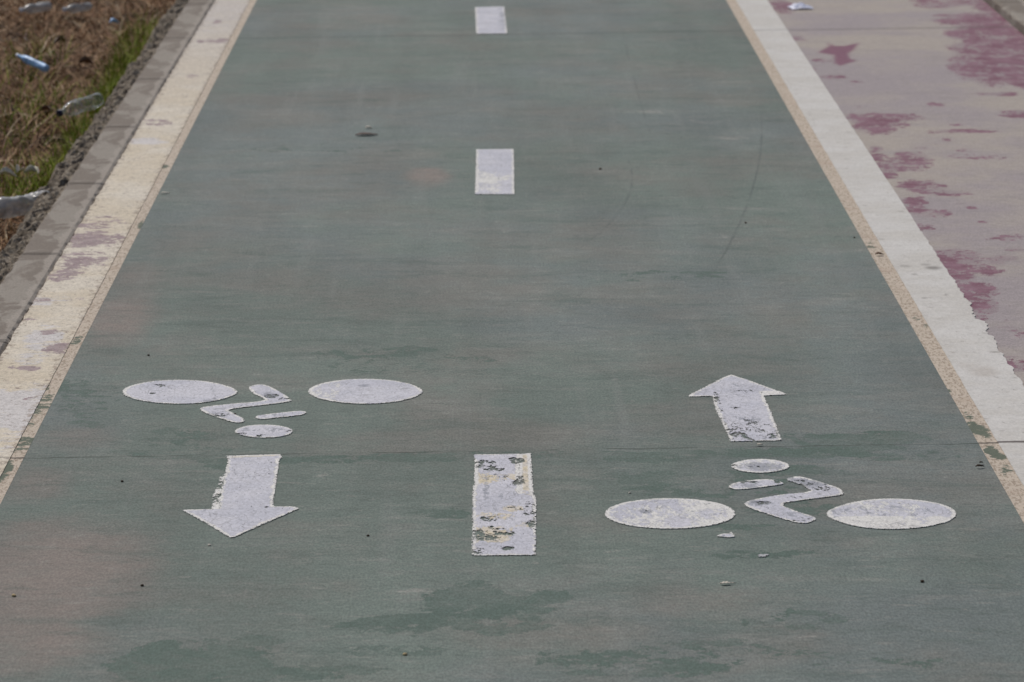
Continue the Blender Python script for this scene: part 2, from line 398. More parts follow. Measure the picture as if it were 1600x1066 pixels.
def shatter(lst, n, seed):
    r_ = random.Random(seed); out = []
    for cx, cy, rx, ry, s_ in lst:
        if rx < 26: out.append((cx, cy, rx, ry, s_)); continue
        for _ in range(n):
            k = r_.uniform(.3, .68); a = r_.uniform(0, 6.28); d_ = r_.uniform(0, .85)**.7
            out.append((cx+rx*d_*math.cos(a), cy+ry*d_*math.sin(a), rx*k, ry*k*r_.uniform(.6, 1.2), s_*r_.uniform(.75, 1.05)))
    return out
PATH_PURPLE = shatter(PATH_PURPLE, 10, 5); LANE_DARK = shatter(LANE_DARK, 12, 3)+[(cx, cy, rx, ry, s_*.85) for cx, cy, rx, ry, s_ in LANE_DARK if cy > 850]
rp = random.Random(8)
for _ in range(46):
    py = rp.uniform(120, 620); px = rp.uniform(747+(py+680)*.67, 1640); PATH_PURPLE.append((px, py, rp.uniform(4, 16), rp.uniform(1.2, 3.2), rp.uniform(.35, .7)))
for _ in range(16):
    py = rp.uniform(170, 520); px = 747+(py+680)*.665+rp.uniform(0, 22); PATH_PURPLE.append((px, py, rp.uniform(8, 22), rp.uniform(3, 7), rp.uniform(.5, .9)))

# ------------------------------------------------------------------ ground and pavements
def slab(name, x0, x1, y0, y1, top, mat, nx, ny, masks, xmin_fn=None):
    X, Y, F = grid(x0, x1, y0, y1, nx, ny)
    V = np.stack([X, Y, np.full_like(X, top)], 1)
    at = {k: f(X, Y) for k, f in masks.items()}
    # skirt so that the slab is solid
    ring = list(range(nx+1))+[r*(nx+1)+nx for r in range(1, ny+1)]+[ny*(nx+1)+c for c in range(nx-1, -1, -1)]+[r*(nx+1) for r in range(ny-1, 0, -1)]
    n0 = len(V); low = V[ring].copy(); low[:, 2] -= .14
    V = np.vstack([V, low]); m = len(ring)
    S = np.array([[ring[i], n0+i, n0+(i+1) % m, ring[(i+1) % m]] for i in range(m)])
    for k in at: at[k] = np.concatenate([at[k], at[k][ring]])
    return obj(name, mesh(name, V, np.vstack([F, S]), at), mat)

SOIL = mat_soil()
Xg = np.concatenate([np.array([-900, -200, -50, -15, -6, -3.5]), np.linspace(-2.4, -1.02, 36), np.array([-.9, 0, 1, 1.87]), np.linspace(1.9, 3, 12), np.array([5, 10, 50, 200, 900])])
Yg = np.concatenate([np.array([-300, -50, -10, 0, 3]), np.linspace(5, 19, 240), np.array([22, 30, 60, 200, 1500])])
GX, GY = np.meshgrid(Xg, Yg)
amp = ((GX > -3) & (GX < -1.04) & (GY > 5) & (GY < 19)).astype(float)
GZ = -.115+amp*(.05*fbm(GX*3, GY*3, 3)-.02+.03*fbm(GX*14, GY*14, 9)-.015)
GZ = np.where((GX > -1.04) & (GX < 1.9), -.2, GZ)
nxg, nyg = len(Xg)-1, len(Yg)-1
ii = np.arange(nyg)[:, None]*(nxg+1)+np.arange(nxg)[None, :]
Fg = np.stack([ii, ii+1, ii+nxg+2, ii+nxg+1], -1).reshape(-1, 4)
tag(obj('ground', mesh('ground', np.stack([GX, GY, GZ], -1).reshape(-1, 3), Fg, smooth=True), SOIL), kind='structure')
def soil_z(x, y):
    x = np.asarray(x, float); y = np.asarray(y, float)
    return -.115+(.05*fbm(x*3, y*3, 3)-.02+.03*fbm(x*14, y*14, 9)-.015)

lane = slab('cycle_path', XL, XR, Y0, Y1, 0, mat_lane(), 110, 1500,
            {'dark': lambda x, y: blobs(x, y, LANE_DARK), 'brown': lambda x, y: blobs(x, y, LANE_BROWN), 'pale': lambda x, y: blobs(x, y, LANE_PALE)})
tag(lane, kind='structure')

SOLID = np.array([(1278,82),(1296,72),(1294,67),(1304,72),(1320,72),(1342,67),(1334,78),(1325,84),(1328,92),(1339,95),(1322,100),(1313,103),(1304,99),(1303,86),(1290,84)], float)
def poly_sdf(P, X, Y):
    d = np.full(X.shape, 1e9); ins = np.zeros(X.shape, bool); n = len(P)
    for i in range(n):
        ax, ay = P[i]; bx, by = P[(i+1) % n]
        ex, ey = bx-ax, by-ay; L = ex*ex+ey*ey+1e-12
        t = np.clip(((X-ax)*ex+(Y-ay)*ey)/L, 0, 1)
        d = np.minimum(d, (X-ax-t*ex)**2+(Y-ay-t*ey)**2)
        c = ((ay > Y) != (by > Y)) & (X < ex*(Y-ay)/(ey+1e-15)+ax)
        ins ^= c
    return np.where(ins, 1, -1)*np.sqrt(d)
def solid(x, y):
    P = np.array([G(*p) for p in SOLID])
    m = (np.abs(x-P[:, 0].mean()) < .4) & (np.abs(y-P[:, 1].mean()) < .8)
    o = np.zeros_like(x); o[m] = np.clip(.5+poly_sdf(P, x[m], y[m])/.012, 0, 1)
    return o
tag(slab('footpath', XRB-.02, XP-.004, Y0, Y1, 0, mat_path(), 76, 1500,
    {'purple': lambda x, y: blobs(x, y, PATH_PURPLE), 'solid': solid}), kind='structure')

# ------------------------------------------------------------------ painted things (thin coats with ragged edges)
def coat(name, shapes, mat, z0, z1, dx, dy, jag=.0022, jf=120, masks={}, parent=None, jag_fn=None):
    """shapes: (world polygon, is_old). Returns one thin coat of paint following the outlines."""
    A = np.vstack([p for p, _ in shapes]); x0, y0 = A.min(0)-.012; x1, y1 = A.max(0)+.012
    nx = max(4, int((x1-x0)/dx)); ny = max(4, int((y1-y0)/dy))
    X, Y, F = grid(x0, x1, y0, y1, nx, ny)
    def field(X, Y):
        S = np.full(X.shape, -1e9); O = np.zeros(X.shape)
        for p, old in shapes:
            s = poly_sdf(p, X, Y); O = np.where(s > S, float(old), O); S = np.maximum(S, s)
        j = jag*(fbm(X*jf*.6, Y*jf, 5, 4)-.5)*2
        if jag_fn is not None: j = j*jag_fn(X, Y)
        return S+j, O
    S, O = field(X, Y)
    keep = S[F].mean(1) > 0
    used = np.zeros(len(X), bool); used[F[keep].ravel()] = True
    outer = np.zeros(len(X), bool); outer[F[~keep].ravel()] = True
    bd = used & outer
    h = .0004; X = X.copy(); Y = Y.copy()
    def plain(x, y): return np.maximum.reduce([poly_sdf(p, x, y) for p, _ in shapes])
    xb, yb = X[bd].copy(), Y[bd].copy(); p0 = plain(xb, yb)
    gx = (plain(xb+h, yb)-p0)/h; gy = (plain(xb, yb+h)-p0)/h; g = np.maximum(np.hypot(gx, gy), .5); gx /= g; gy /= g
    qx, qy = xb.copy(), yb.copy()
    for _ in range(3):
        sv = field(qx, qy)[0]; qx = qx-sv*gx*.9; qy = qy-sv*gy*.9
    X[bd] = np.clip(qx, xb-1.3*dx, xb+1.3*dx); Y[bd] = np.clip(qy, yb-1.3*dy, yb+1.3*dy)
    S = np.where(bd, 0, S)
    idx = -np.ones(len(X), int); idx[used] = np.arange(used.sum())
    V = np.stack([X, Y, np.full_like(X, z1)], 1)[used]; Fk = idx[F[keep]]
    at = {'sd': S[used], 'old': O[used]}
    for k, l in masks.items(): at[k] = (blobs(X, Y, l) if not callable(l) else l(X, Y))[used]
    # side walls
    E = np.concatenate([Fk[:, [0, 1]], Fk[:, [1, 2]], Fk[:, [2, 3]], Fk[:, [3, 0]]])
    key = np.sort(E, 1); kk = key[:, 0].astype(np.int64)*len(V)+key[:, 1]
    u, inv, cnt = np.unique(kk, return_inverse=True, return_counts=True)
    B = E[cnt[inv] == 1]; bv = np.unique(B); n0 = len(V); mp = np.zeros(n0, int); mp[bv] = np.arange(len(bv))+n0
    low = V[bv].copy(); low[:, 2] = z0
    V = np.vstack([V, low]); W = np.stack([B[:, 1], B[:, 0], mp[B[:, 0]], mp[B[:, 1]]], 1)
    for k in at: at[k] = np.concatenate([at[k], at[k][bv]])
    return obj(name, mesh(name, V, np.vstack([Fk, W]), at), mat, parent)
def P_(pts): return np.array([G(*p) for p in pts])
def smooth_poly(pts, it=1):
    P = np.array(pts, float)
    for _ in range(it):
        Q = np.roll(P, -1, 0); P = np.stack([P*.75+Q*.25, P*.25+Q*.75], 1).reshape(-1, 2)
    return P
def ell(cx, cy, rx, ry, pl=0, pr=0):
    a = np.linspace(0, 2*math.pi, 72, endpoint=False)
    c, s = np.cos(a), np.sin(a)
    X = cx+rx*c; k = 1-np.where(c > 0, pr, pl)*np.abs(c)**3*.5
    return P_(np.stack([X, cy+ry*s*k], 1))
MK = mat_marking()
def mk(name, shapes, parent=None, masks=None, jag=.0011, jf=260):
    m = {'worn': [], 'grey': [], 'cream': lambda x, y: 0*x}; m.update(masks or {})
    return coat(name, shapes, MK, .0002, .0016, .0019, .0045, jag, jf, m, parent)

def pivot(name, px, py, label, cat, group):
    x, y = G(px, py); e = empty(name, (0, 0, 0)); tag(e, label, cat, group); return e
BG = 'white bicycle pictograms painted on the green lane'
s1 = pivot('bicycle_symbol', 430, 640, 'smaller white cyclist pictogram on the left, upside down above the downward arrow', 'bicycle symbol', BG)
mk('wheel', [(ell(281, 613.5, 90, 18.7, .1, .5), 0)], s1, {'grey': [(238,604,10,3,.5),(340,628,30,6,.35),(330,615,6,16,.35)], 'worn': [(252,604,12,2.6,.62),(239,616,4,1.2,.8)]})
mk('wheel', [(ell(571, 612.7, 89.5, 19.5, .1, .3), 0)], s1, {'grey': [(570,604,10,2,.4)], 'old': lambda x, y: (x < G(530, 612)[0])*.45})
mk('rider_body', [(P_(smooth_poly([(387,606),(399,602),(415,602),(437,613),(457,626),(453,629),(421,633),(362,640),(357,643),(367,648),(384,657),(380,661),(367,662),(352,657.5),(323,648),(310,640.5),(316,637),(356,632.6),(417,627.5),(408,621.5),(395,616)])), 0)], s1,
   {'grey': [(422,619,14,5,.75),(345,645,20,6,.45)], 'worn': [(424,620,10,3,.52),(345,649,14,3,.42),(445,625,10,2.5,.45)]})
mk('rider_arm', [(P_(smooth_poly([(397.6,653.6),(403,650),(434,646.5),(467,643),(476,643.5),(480,646.7),(471,650),(415,656),(404,656)])), 0)], s1, {'grey': [(430,650,30,3,.3)]})
mk('rider_head', [(ell(412.5, 675, 45.5, 10.2, .2, .2), 0)], s1, {'grey': [(420,672,28,5,.45),(385,673,8,3,.5)], 'worn': [(380,680,10,2.5,.4),(405,682,12,2,.5),(450,673,6,3,.4)]})
s2 = pivot('bicycle_symbol', 1220, 780, 'larger white cyclist pictogram on the right, upright below the upward arrow', 'bicycle symbol', BG)
mk('wheel', [(ell(1047, 803.7, 102, 23.9), 0)], s2, {'grey': [(1010,800,10,4,.7),(1090,805,35,9,.35),(1035,795,30,4,.35)], 'worn': [(1008,800,7,2.4,.5)], 'old': lambda x, y: .5+0*x})
mk('wheel', [(ell(1392.5, 804.3, 101.5, 23.8, .5, 0), 0)], s2, {'grey': [(1330,799,50,6,.4),(1400,800,60,8,.35),(1303,803,10,7,.6)], 'old': lambda x, y: .3+.45*(y < G(1390, 808)[1])})
mk('rider_body', [(P_(smooth_poly([(1226,750.6),(1238,746),(1254.7,746),(1296,758.8),(1312.5,764.3),(1320,772.6),(1311,775.7),(1257.5,782),(1216,788.6),(1243.7,800),(1270,808),(1276.7,812.4),(1265.7,818),(1250.6,819.7),(1216,810.4),(1179,798),(1162.6,791),(1162.6,787),(1175,782),(1219,774),(1270,770),(1257.5,762),(1244,756)])), 0)], s2,
   {'grey': [(1262,756,28,8,.85),(1240,751,14,5,.8),(1185,787,20,6,.6),(1240,805,18,5,.45)], 'worn': [(1262,757,26,6,.36),(1283,764,16,4,.34),(1250,813,18,3,.3),(1190,787,18,3,.3),(1245,778,20,2.5,.3)]})
mk('rider_arm', [(P_(smooth_poly([(1137,761.6),(1144.7,756),(1175,751),(1205,750),(1224.5,755.4),(1224,758),(1189,763),(1153,766.6),(1140.6,764.3)])), 0)], s2, {'grey': [(1170,760,20,4,.6)], 'worn': [(1165,755,25,2,.5),(1215,754,14,2.5,.45)]})
mk('rider_head', [(ell(1188, 729.3, 45.8, 10.8, .2, .3), 0)], s2, {'grey': [(1190,731,36,6,.85)], 'worn': [(1147,729,6,3,.6),(1190,732,30,4,.2)], 'old': lambda x, y: .3+0*x})
AG = 'white direction arrows painted on the green lane'
ar = mk('direction_arrow', [(P_([(355,714.8),(400,712.5),(438,711.8),(441,716),(436.6,719),(427,789),(427.6,793),(459,792.8),(468,795.8),(414,819),(366,840.8),(358.5,841.5),(330,823.6),(303,808.5),(284,798.3),(330,796.8),(343,795),(343.5,780),(356,720)]), 0),
   (P_([(352,741),(343,747),(341,760),(333,773),(331.5,786),(331,797.5),(343,797),(351.5,750)]), 1),
   (P_([(353,713.5),(438,711),(441,717),(356,719)]), 1)], None, {'cream': lambda x, y: .7+0*x, 'worn': [(421,742,4,1,1),(338,770,8,28,.42),(417,794,3,1,.9)], 'grey': [(318,800,4,6,.5)]}, .0016)
tag(ar, 'white painted arrow pointing down towards the viewer, below the upside-down cyclist', 'arrow', AG)
ar = mk('direction_arrow', [(P_([(1142.7,586.4),(1165,593.6),(1191,603),(1217.6,612.7),(1191,613.3),(1207,650),(1216,673.7),(1221.5,689.5),(1141.4,691),(1128,662),(1118,641),(1112.5,620.6),(1104.6,620),(1076,621),(1077,618),(1112.5,600),(1128,592)]), 0),
   (P_([(1191,612),(1217,611.5),(1230,617.5),(1210,618.5),(1192,619.5)]), 1)], None,
   {'worn': [(1147,638.5,6,2,.9),(1180,676,50,18,.24),(1165,613,20,3,.2),(1125,640,6,30,.22)], 'grey': [(1160,602,16,3,.5),(1165,655,25,6,.45)]}, .0016)
tag(ar, 'white painted arrow pointing up the lane, above the larger cyclist', 'arrow', AG)
DG = 'dashes of the white centre line'
d = mk('centre_line_dash', [(P_([(740,711.5),(812,710.5),(812,772),(834,773.5),(838,778),(837.3,868.8),(790,869),(737.4,869.5),(738.4,760.5),(741,760),(741,718)]), 0),
   (P_([(810,711),(829.6,709.3),(832,745),(834,776),(810,776)]), 1)], None,
   {'cream': lambda x, y: 1+0*x, 'old': [(765,750,24,9,.8),(822,740,14,32,1),(770,808,30,7,.7),(800,796,20,5,.9),(768,835,34,14,.9),(822,822,20,5,.7),(800,748,18,6,.7)],
    'worn': [(756,727,17,6,.62),(772,734,14,4,.55),(806,721,12,5,.42),(775,748,22,6,.34),(812,757,12,12,.32),(770,836,30,11,.44),(765,812,14,4,.42),(793.5,858.5,10,2.6,1.2),(805,795,16,4,.45),(828,800,10,30,.2),(745,850,12,20,.28)],
    'grey': [(760,770,5,26,.7),(782,775,4,8,.4)]}, .002)
tag(d, 'nearest and largest white centre dash, badly flaked with cream and green showing through', 'lane marking', DG)
d = mk('centre_line_dash', [(P_([(744,234.3),(803,233.6),(804,304.5),(742,304.3)]), 0)], None, {'old': [(762,285,25,18,.6),(790,278,15,5,.6)]})
tag(d, 'clean white centre dash in the upper middle, second nearest of the three', 'lane marking', DG)
d = mk('centre_line_dash', [(P_([(742,12),(788,11),(793,53),(744,53.5)]), 0)], None, {'grey': [(785,30,8,20,.4)]})
tag(d, 'small farthest white centre dash at the top edge, narrower at its far end', 'lane marking', DG)

# splash of paint below the right symbol
tag(mk('paint_splash', [(P_([(1119,839),(1128,835.5),(1139,835),(1142,831.5),(1145,834.5),(1149.5,840),(1138,841),(1126,840)]), 0)], None, {'grey': [(1126,838,8,3,.35)]}, .0012),
    'small bluish white splash of paint just below the left wheel of the larger cyclist symbol', 'paint splash')
tag(mk('paint_splash', [(P_([(1183,869),(1190,867),(1199,867.5),(1201,869.5),(1196,871.5),(1187,872)]), 0)], None, {'grey': [(1192,869,12,4,1)]}, .004),
    'faint grey spot of paint on a dark green patch, lower of the two splashes', 'paint splash')

# ------------------------------------------------------------------ edge lines
far = lambda x, y: np.clip((y-10.8)/2.2, 0, 1)*.75
CREAM_P = [(160,350,35,10,.6),(140,375,50,12,.95),(180,372,14,7,1),(130,410,40,14,.9),(100,430,24,10,.9),(90,545,20,12,.85),(45,576,18,4,1),(17,576,5,3,1),
           (75,520,14,4,.7),(50,500,12,3,.6),(72,470,20,3,.5),(120,470,16,3,.5),(45,624,8,2,1),(220,190,40,4,.6),(250,195,20,3,.5),(330,65,30,4,.6),(340,35,6,3,.9),(300,120,10,3,.5)]
CREAM_W = [(40,640,90,40,.8),(60,540,30,30,.6),(70,470,40,10,.5),(230,222,30,5,.9),(350,20,60,30,.5),(0,690,40,20,.3)]
left = coat('edge_line', [(np.array([(XLB, Y0), (XLT, Y0), (XLT, Y1), (XLB, Y1)]), 0)], mat_cream(), -.02, .0018, .0045, .011, .006, 34,
     {'purple': CREAM_P, 'white': CREAM_W, 'far': far}, jag_fn=lambda X, Y: np.where(X < -.86, .6, .2))
tag(left, 'flaking cream edge line along the left side of the green lane with purple-grey bare spots', 'edge line', 'painted edge lines either side of the lane')
GL = [(60,640,20,8,.8),(45,660,18,12,.7),(70,625,16,10,.6),(40,690,30,7,.95),(25,700,20,8,.6),(5,735,12,18,1),(68,605,10,10,.5),(100,545,6,12,.45),(120,530,8,10,.4),(258,260,6,3,.8),(220,352,5,6,.9),(355,80,5,3,.5)]
st_l = slab('bare_concrete_strip', XLT-.004, XL, Y0, Y1, .0004, mat_strip(), 8, 1500, {'green': lambda x, y: blobs(x, y, GL)}); st_l.parent = left
GR = [(1530,674,16,9,.95),(1520,664,12,4,.9),(1543,680,10,5,.9),(1550,705,10,8,.9),(1563,715,14,5,.9),(1569,727,8,5,.6),(1572,740,14,6,.75),(1575,755,10,4,.5),(1512,650,8,6,.5),(1362,385,8,8,.6),(1450,515,6,8,.5),(1430,495,8,6,.35),(1480,610,6,8,.35)]
def rj(X, Y): return (np.clip((9.4-Y)/1.6, .12, 1.0))*(.25+1.1*vn(Y*3, Y*0, 19))*(.6+.8*vn(Y*170, X*60, 23))
right = coat('edge_line', [(np.array([(XRT, Y0), (XRB+.002, Y0), (XRB+.002, Y1), (XRT, Y1)]), 0)], mat_whiteband(), -.05, .0018, .004, .010, .011, 30,
     {'stain': lambda x, y: blobs(x, y, [(1535,582,22,8,.55),(1515,573,16,3,.4),(1505,570,8,2,.4)])*(fbm(x*60, y*30, 3)*.8+.4),
      'drip': lambda x, y: blobs(x, y, [(1458,420,12,2.6,.75),(1446,415,8,1.4,.5),(1415,417,9,1.6,.45),(1444,467,4,1.2,.6),(1478,462,3,1.2,.6),(1428,430,4,1.2,.5)])},
     jag_fn=lambda X, Y: np.where(X > .95, rj(X, Y), .12))
tag(right, 'solid white edge line along the right side between green lane and footpath', 'edge line', 'painted edge lines either side of the lane')
st_r = slab('bare_concrete_strip', XR, XRT+.004, Y0, Y1, .0004, mat_strip(), 10, 1500, {'green': lambda x, y: blobs(x, y, GR)}); st_r.parent = right

# ------------------------------------------------------------------ kerbstones
KM = mat_kerb()
def kerb(x0, x1, y0, y1, top, seed, label, group):
    L = y1-y0; W = x1-x0; nx, ny = 14, 120
    X, Y, F = grid(-W/2, W/2, 0, L, nx, ny)
    r = .004
    ex = np.minimum(X+W/2, W/2-X); ey = np.minimum(Y, L-Y); e = np.minimum(ex, ey)
    chip = np.clip(fbm(X*40+seed, Y*25+seed*3, seed, 4)-.5, 0, 1)*.03*np.exp(-ex/.006)
    Z = -r*np.clip(1-e/r, 0, 1)**2-chip+.0012*(fbm(X*30, Y*30, seed)-.5)
    jx = .002*(fbm(Y*30, Y*0+seed, seed)-.5)
    V = np.stack([X+jx, Y, Z+top], 1)
    ring = list(range(nx+1))+[q*(nx+1)+nx for q in range(1, ny+1)]+[ny*(nx+1)+c for c in range(nx-1, -1, -1)]+[q*(nx+1) for q in range(ny-1, 0, -1)]
    n0 = len(V); low = V[ring].copy(); low[:, 2] = -.22; m = len(ring)
    S = np.array([[ring[i], n0+i, n0+(i+1) % m, ring[(i+1) % m]] for i in range(m)])
    o = obj('kerbstone', mesh('kerbstone', np.vstack([V, low]), np.vstack([F, S])), KM, None, ((x0+x1)/2, y0, 0))
    tag(o, label, 'kerbstone', group)
zj = [9375/(v+680)/1.0 for v in (534, 398.5, 288.5, 200, 125, 61)]
yj = [(z-CAM_H*.1941)/.981 for z in zj]
yj = [yj[0]-1.0]+yj+[yj[-1]+1, yj[-1]+2]
KL = ['worn grey kerbstone at the left picture edge, nearest one of the left row',
      'pale-streaked grey kerbstone left of the cream line, second nearest of the left row',
      'grey kerbstone beside the big crushed bottle, third nearest of the left row',
      'grey kerbstone beside the thick green grass below the clear bottle with dark cap',
      'grey kerbstone level with the blue bottle, its near joint right of the clear capped bottle',
      'grey kerbstone level with the upper grass, just short of the straight joint across the lane',
      'blurred grey kerbstone of the left row reaching the top edge of the picture']
KG = 'kerbstones in the row left of the lane'
for i in range(len(yj)-1):
    lab = KL[i] if i < len(KL) else 'grey kerbstone of the left row beyond the top of the picture'
    kerb(XK, XLB-.0025, yj[i]+.008, yj[i+1]-.008, .004, 11+i, lab, KG)
for i, (a, b) in enumerate(((11.4, 12.4), (12.4, 13.4), (13.4, 14.4))):
    kerb(XP, XPK, a+.003, b-.003, .03, 51+i, ['grey kerbstone at the right picture edge beside the purple patch', 'grey kerbstone in the top right corner, behind the nearer one', 'grey kerbstone beyond the top right corner'][i], 'kerbstones right of the footpath')

# rough concrete bed outside the kerb
X, Y, F = grid(0, 1, 6.3, 15.5, 30, 2300)
edge = .046+.07*(fbm(Y*2.6, Y*0, 77, 3)-.5)+.03*(fbm(Y*14, Y*0, 78, 3)-.5)
Xw = XK-.003-X*(edge+.05)
prof = np.where(X < .55, -.008-.012*X/.55, -.02-.11*((X-.55)/.45)**1.3)
rough_ = (fbm(Xw*60, Y*60, 31, 4)-.5)*.032+(fbm(Xw*22, Y*20, 35, 3)-.5)*.022-np.clip(vn(Xw*55, Y*42, 41)-.65, 0, 1)*.08
rough_ = rough_+0*X; rough_ *= np.clip(X/.06, 0, 1)
tag(obj('concrete_bed', mesh('concrete_bed', np.stack([Xw, Y, prof+rough_], 1), F), mat_haunch()),
    'rough broken concrete bed strip between the left kerb and the grass', 'concrete strip')

# ------------------------------------------------------------------ stones, leaves, chips
def rock(name, loc, size, mat, seed, label, cat, group=None, sq=(1, 1, .7)):
    bm = bmesh.new(); bmesh.ops.create_icosphere(bm, subdivisions=3, radius=1)
    r_ = random.Random(seed); ax = [Vector((r_.uniform(-1, 1), r_.uniform(-1, 1), r_.uniform(-1, 1))).normalized() for _ in range(9)]
    for v in bm.verts:
        c = v.co.normalized(); k = 1.0
        for a in ax: k = min(k, .78/max(.3, c.dot(a))) if c.dot(a) > .7 else k
        v.co = Vector((c.x*sq[0], c.y*sq[1], c.z*sq[2]))*k*size
    me = bpy.data.meshes.new(name); bm.to_mesh(me); bm.free()
    o = obj(name, me, mat, None, (loc[0], loc[1], size*sq[2]*.62)); tag(o, label, cat, group); return o
M_TAN = mat_plain('tan_stone', C(190, 170, 125), C(160, 140, 110), 300)
M_DARK = mat_plain('dark_debris', C(45, 36, 28), C(70, 56, 42), 200)
M_PALE = mat_plain('pale_chip', C(205, 198, 186), C(180, 172, 160), 200)
PG = 'small bits of grit on the green lane'
for (px, py, s, m, lab) in [
    (22, 932, .0042, M_TAN, 'tiny tan pebble near the left picture edge on the pinkish worn paint'),
    (633, 1024, .0042, M_TAN, 'tiny tan pebble near the bottom edge beside a dark green patch'),
    (327, 853, .0034, M_PALE, 'tiny pale pebble just below and left of the downward arrow tip'),
    (191, 753, .0032, M_DARK, 'tiny dark pebble left of the downward arrow head'),
    (232, 556, .0032, M_DARK, 'tiny dark pebble above the left wheel of the upside-down cyclist'),
    (938, 265, .0048, M_DARK, 'small dark crumb right of the middle centre dash'),
    (222, 916, .0034, M_DARK, 'tiny dark pebble at lower left on bare grey-brown paint'),
    (1441, 910, .0040, M_DARK, 'tiny dark crumb at lower right of the lane'),
    (575, 838, .0030, M_DARK, 'tiny dark pebble right of the downward arrow head'),
    (367, 648, .0032, M_DARK, 'tiny dark crumb lying on the body of the upside-down cyclist'),
    (984, 771, .0028, M_PALE, 'tiny white crumb above the left wheel of the larger cyclist symbol'),
    (1165, 349, .0034, M_DARK, 'tiny dark crumb on the lane well above the upward arrow'),
    (1335, 372, .0034, M_DARK, 'tiny dark crumb near the right edge of the lane beside the brown leaf')]:
    x, y = G(px, py); rock('pebble', (x, y), s*.85, m, px, lab, 'pebble', PG)

def leaf(name, px, py, L, Wd, ang, mat, label, cat, curl=.3, z=.002, group=None, tail=0):
    x, y = G(px, py) if z < .1 else (px, py); n = 14; V = []; F = []
    for i in range(n+1):
        t = i/n; w_ = Wd*math.sin(math.pi*min(1, t**.8))**.8*(1 if t < .6 or not tail else .35)
        w_ = max(w_, .0006)
        for j in range(5):
            s = (j-2)/2
            V.append(((t-.5)*L, s*w_/2, z+curl*w_*(s*s)+curl*L*.12*math.sin(t*math.pi*1.4)+.0007*math.sin(i*2.1+j*1.7)+.0006))
    for i in range(n):
        for j in range(4):
            a = i*5+j; F.append((a, a+1, a+6, a+5))
    o = obj(name, mesh(name, V, F, smooth=True), mat, None, (x, y, 0)); o.rotation_euler.z = ang
    sm = o.modifiers.new('thick', 'SOLIDIFY'); sm.thickness = .0007
    tag(o, label, cat, group); return o
M_LEAF = mat_plain('brown_leaf', C(92, 62, 38), C(58, 40, 26), 90, .6)
M_DL = mat_plain('dark_leaf', C(66, 54, 50), C(88, 72, 66), 90, .7)
leaf('leaf', 1374, 400, .020, .011, .1, M_LEAF, 'small dry brown leaf on the bare strip beside the right white line', 'leaf', z=.003)
leaf('leaf', 573, 212, .062, .030, .2, M_DL, 'flat dark dead leaf lying on the upper left half of the green lane', 'leaf', curl=.1)
leaf('twig', 1531, 732, .016, .007, .25, M_DARK, 'short dark bent twig bit near the lane edge at lower right', 'twig', z=.003)
leaf('twig', 1533, 726, .007, .004, .5, M_DARK, 'tiny dark flake just behind the bent twig at lower right', 'twig', z=.003)
leaf('paper_scrap', 576, 201, .020, .014, .1, M_PALE, 'small pale scrap behind the dead leaf on the green lane', 'scrap', curl=.2)
leaf('paper_scrap', 258, 303, .024, .009, .35, M_PALE, 'small pale scrap at the left lane edge beside the cream line', 'scrap', curl=.1)
leaf('paper_scrap', 1137, 914, .024, .008, .15, M_PALE, 'small pinkish white scrap with thin tail below the larger cyclist symbol', 'scrap', curl=.1, tail=1)
leaf('paper_scrap', 1187, 697, .011, .006, .15, M_PALE, 'tiny white flake just under the shaft of the upward arrow', 'scrap', curl=.1)

# crumpled wrapper, top right
x, y = G(1250, 14); M_WR = mat_plain('white_wrapper', C(232, 232, 245), C(215, 218, 238), 60, .5)
Xc, Yc, Fc = grid(-.035, .035, -.035, .035, 24, 24)
rr = np.hypot(Xc, Yc); Xc2 = Xc*(1+.15*(fbm(Xc*90+9, Yc*90, 3)-.5)); Zc = .003+.030*fbm(Xc*60, Yc*60, 8)*np.clip(1.2-rr/.04, 0, 1)
o = obj('wrapper', mesh('wrapper', np.stack([Xc2*1.1, Yc, Zc], 1), Fc), M_WR, None, (x, y, 0)); o.rotation_euler.z = .2
m_ = o.modifiers.new('thick', 'SOLIDIFY'); m_.thickness = .0008
tag(o, 'small crumpled white wrapper at the top of the footpath near the white line', 'wrapper')

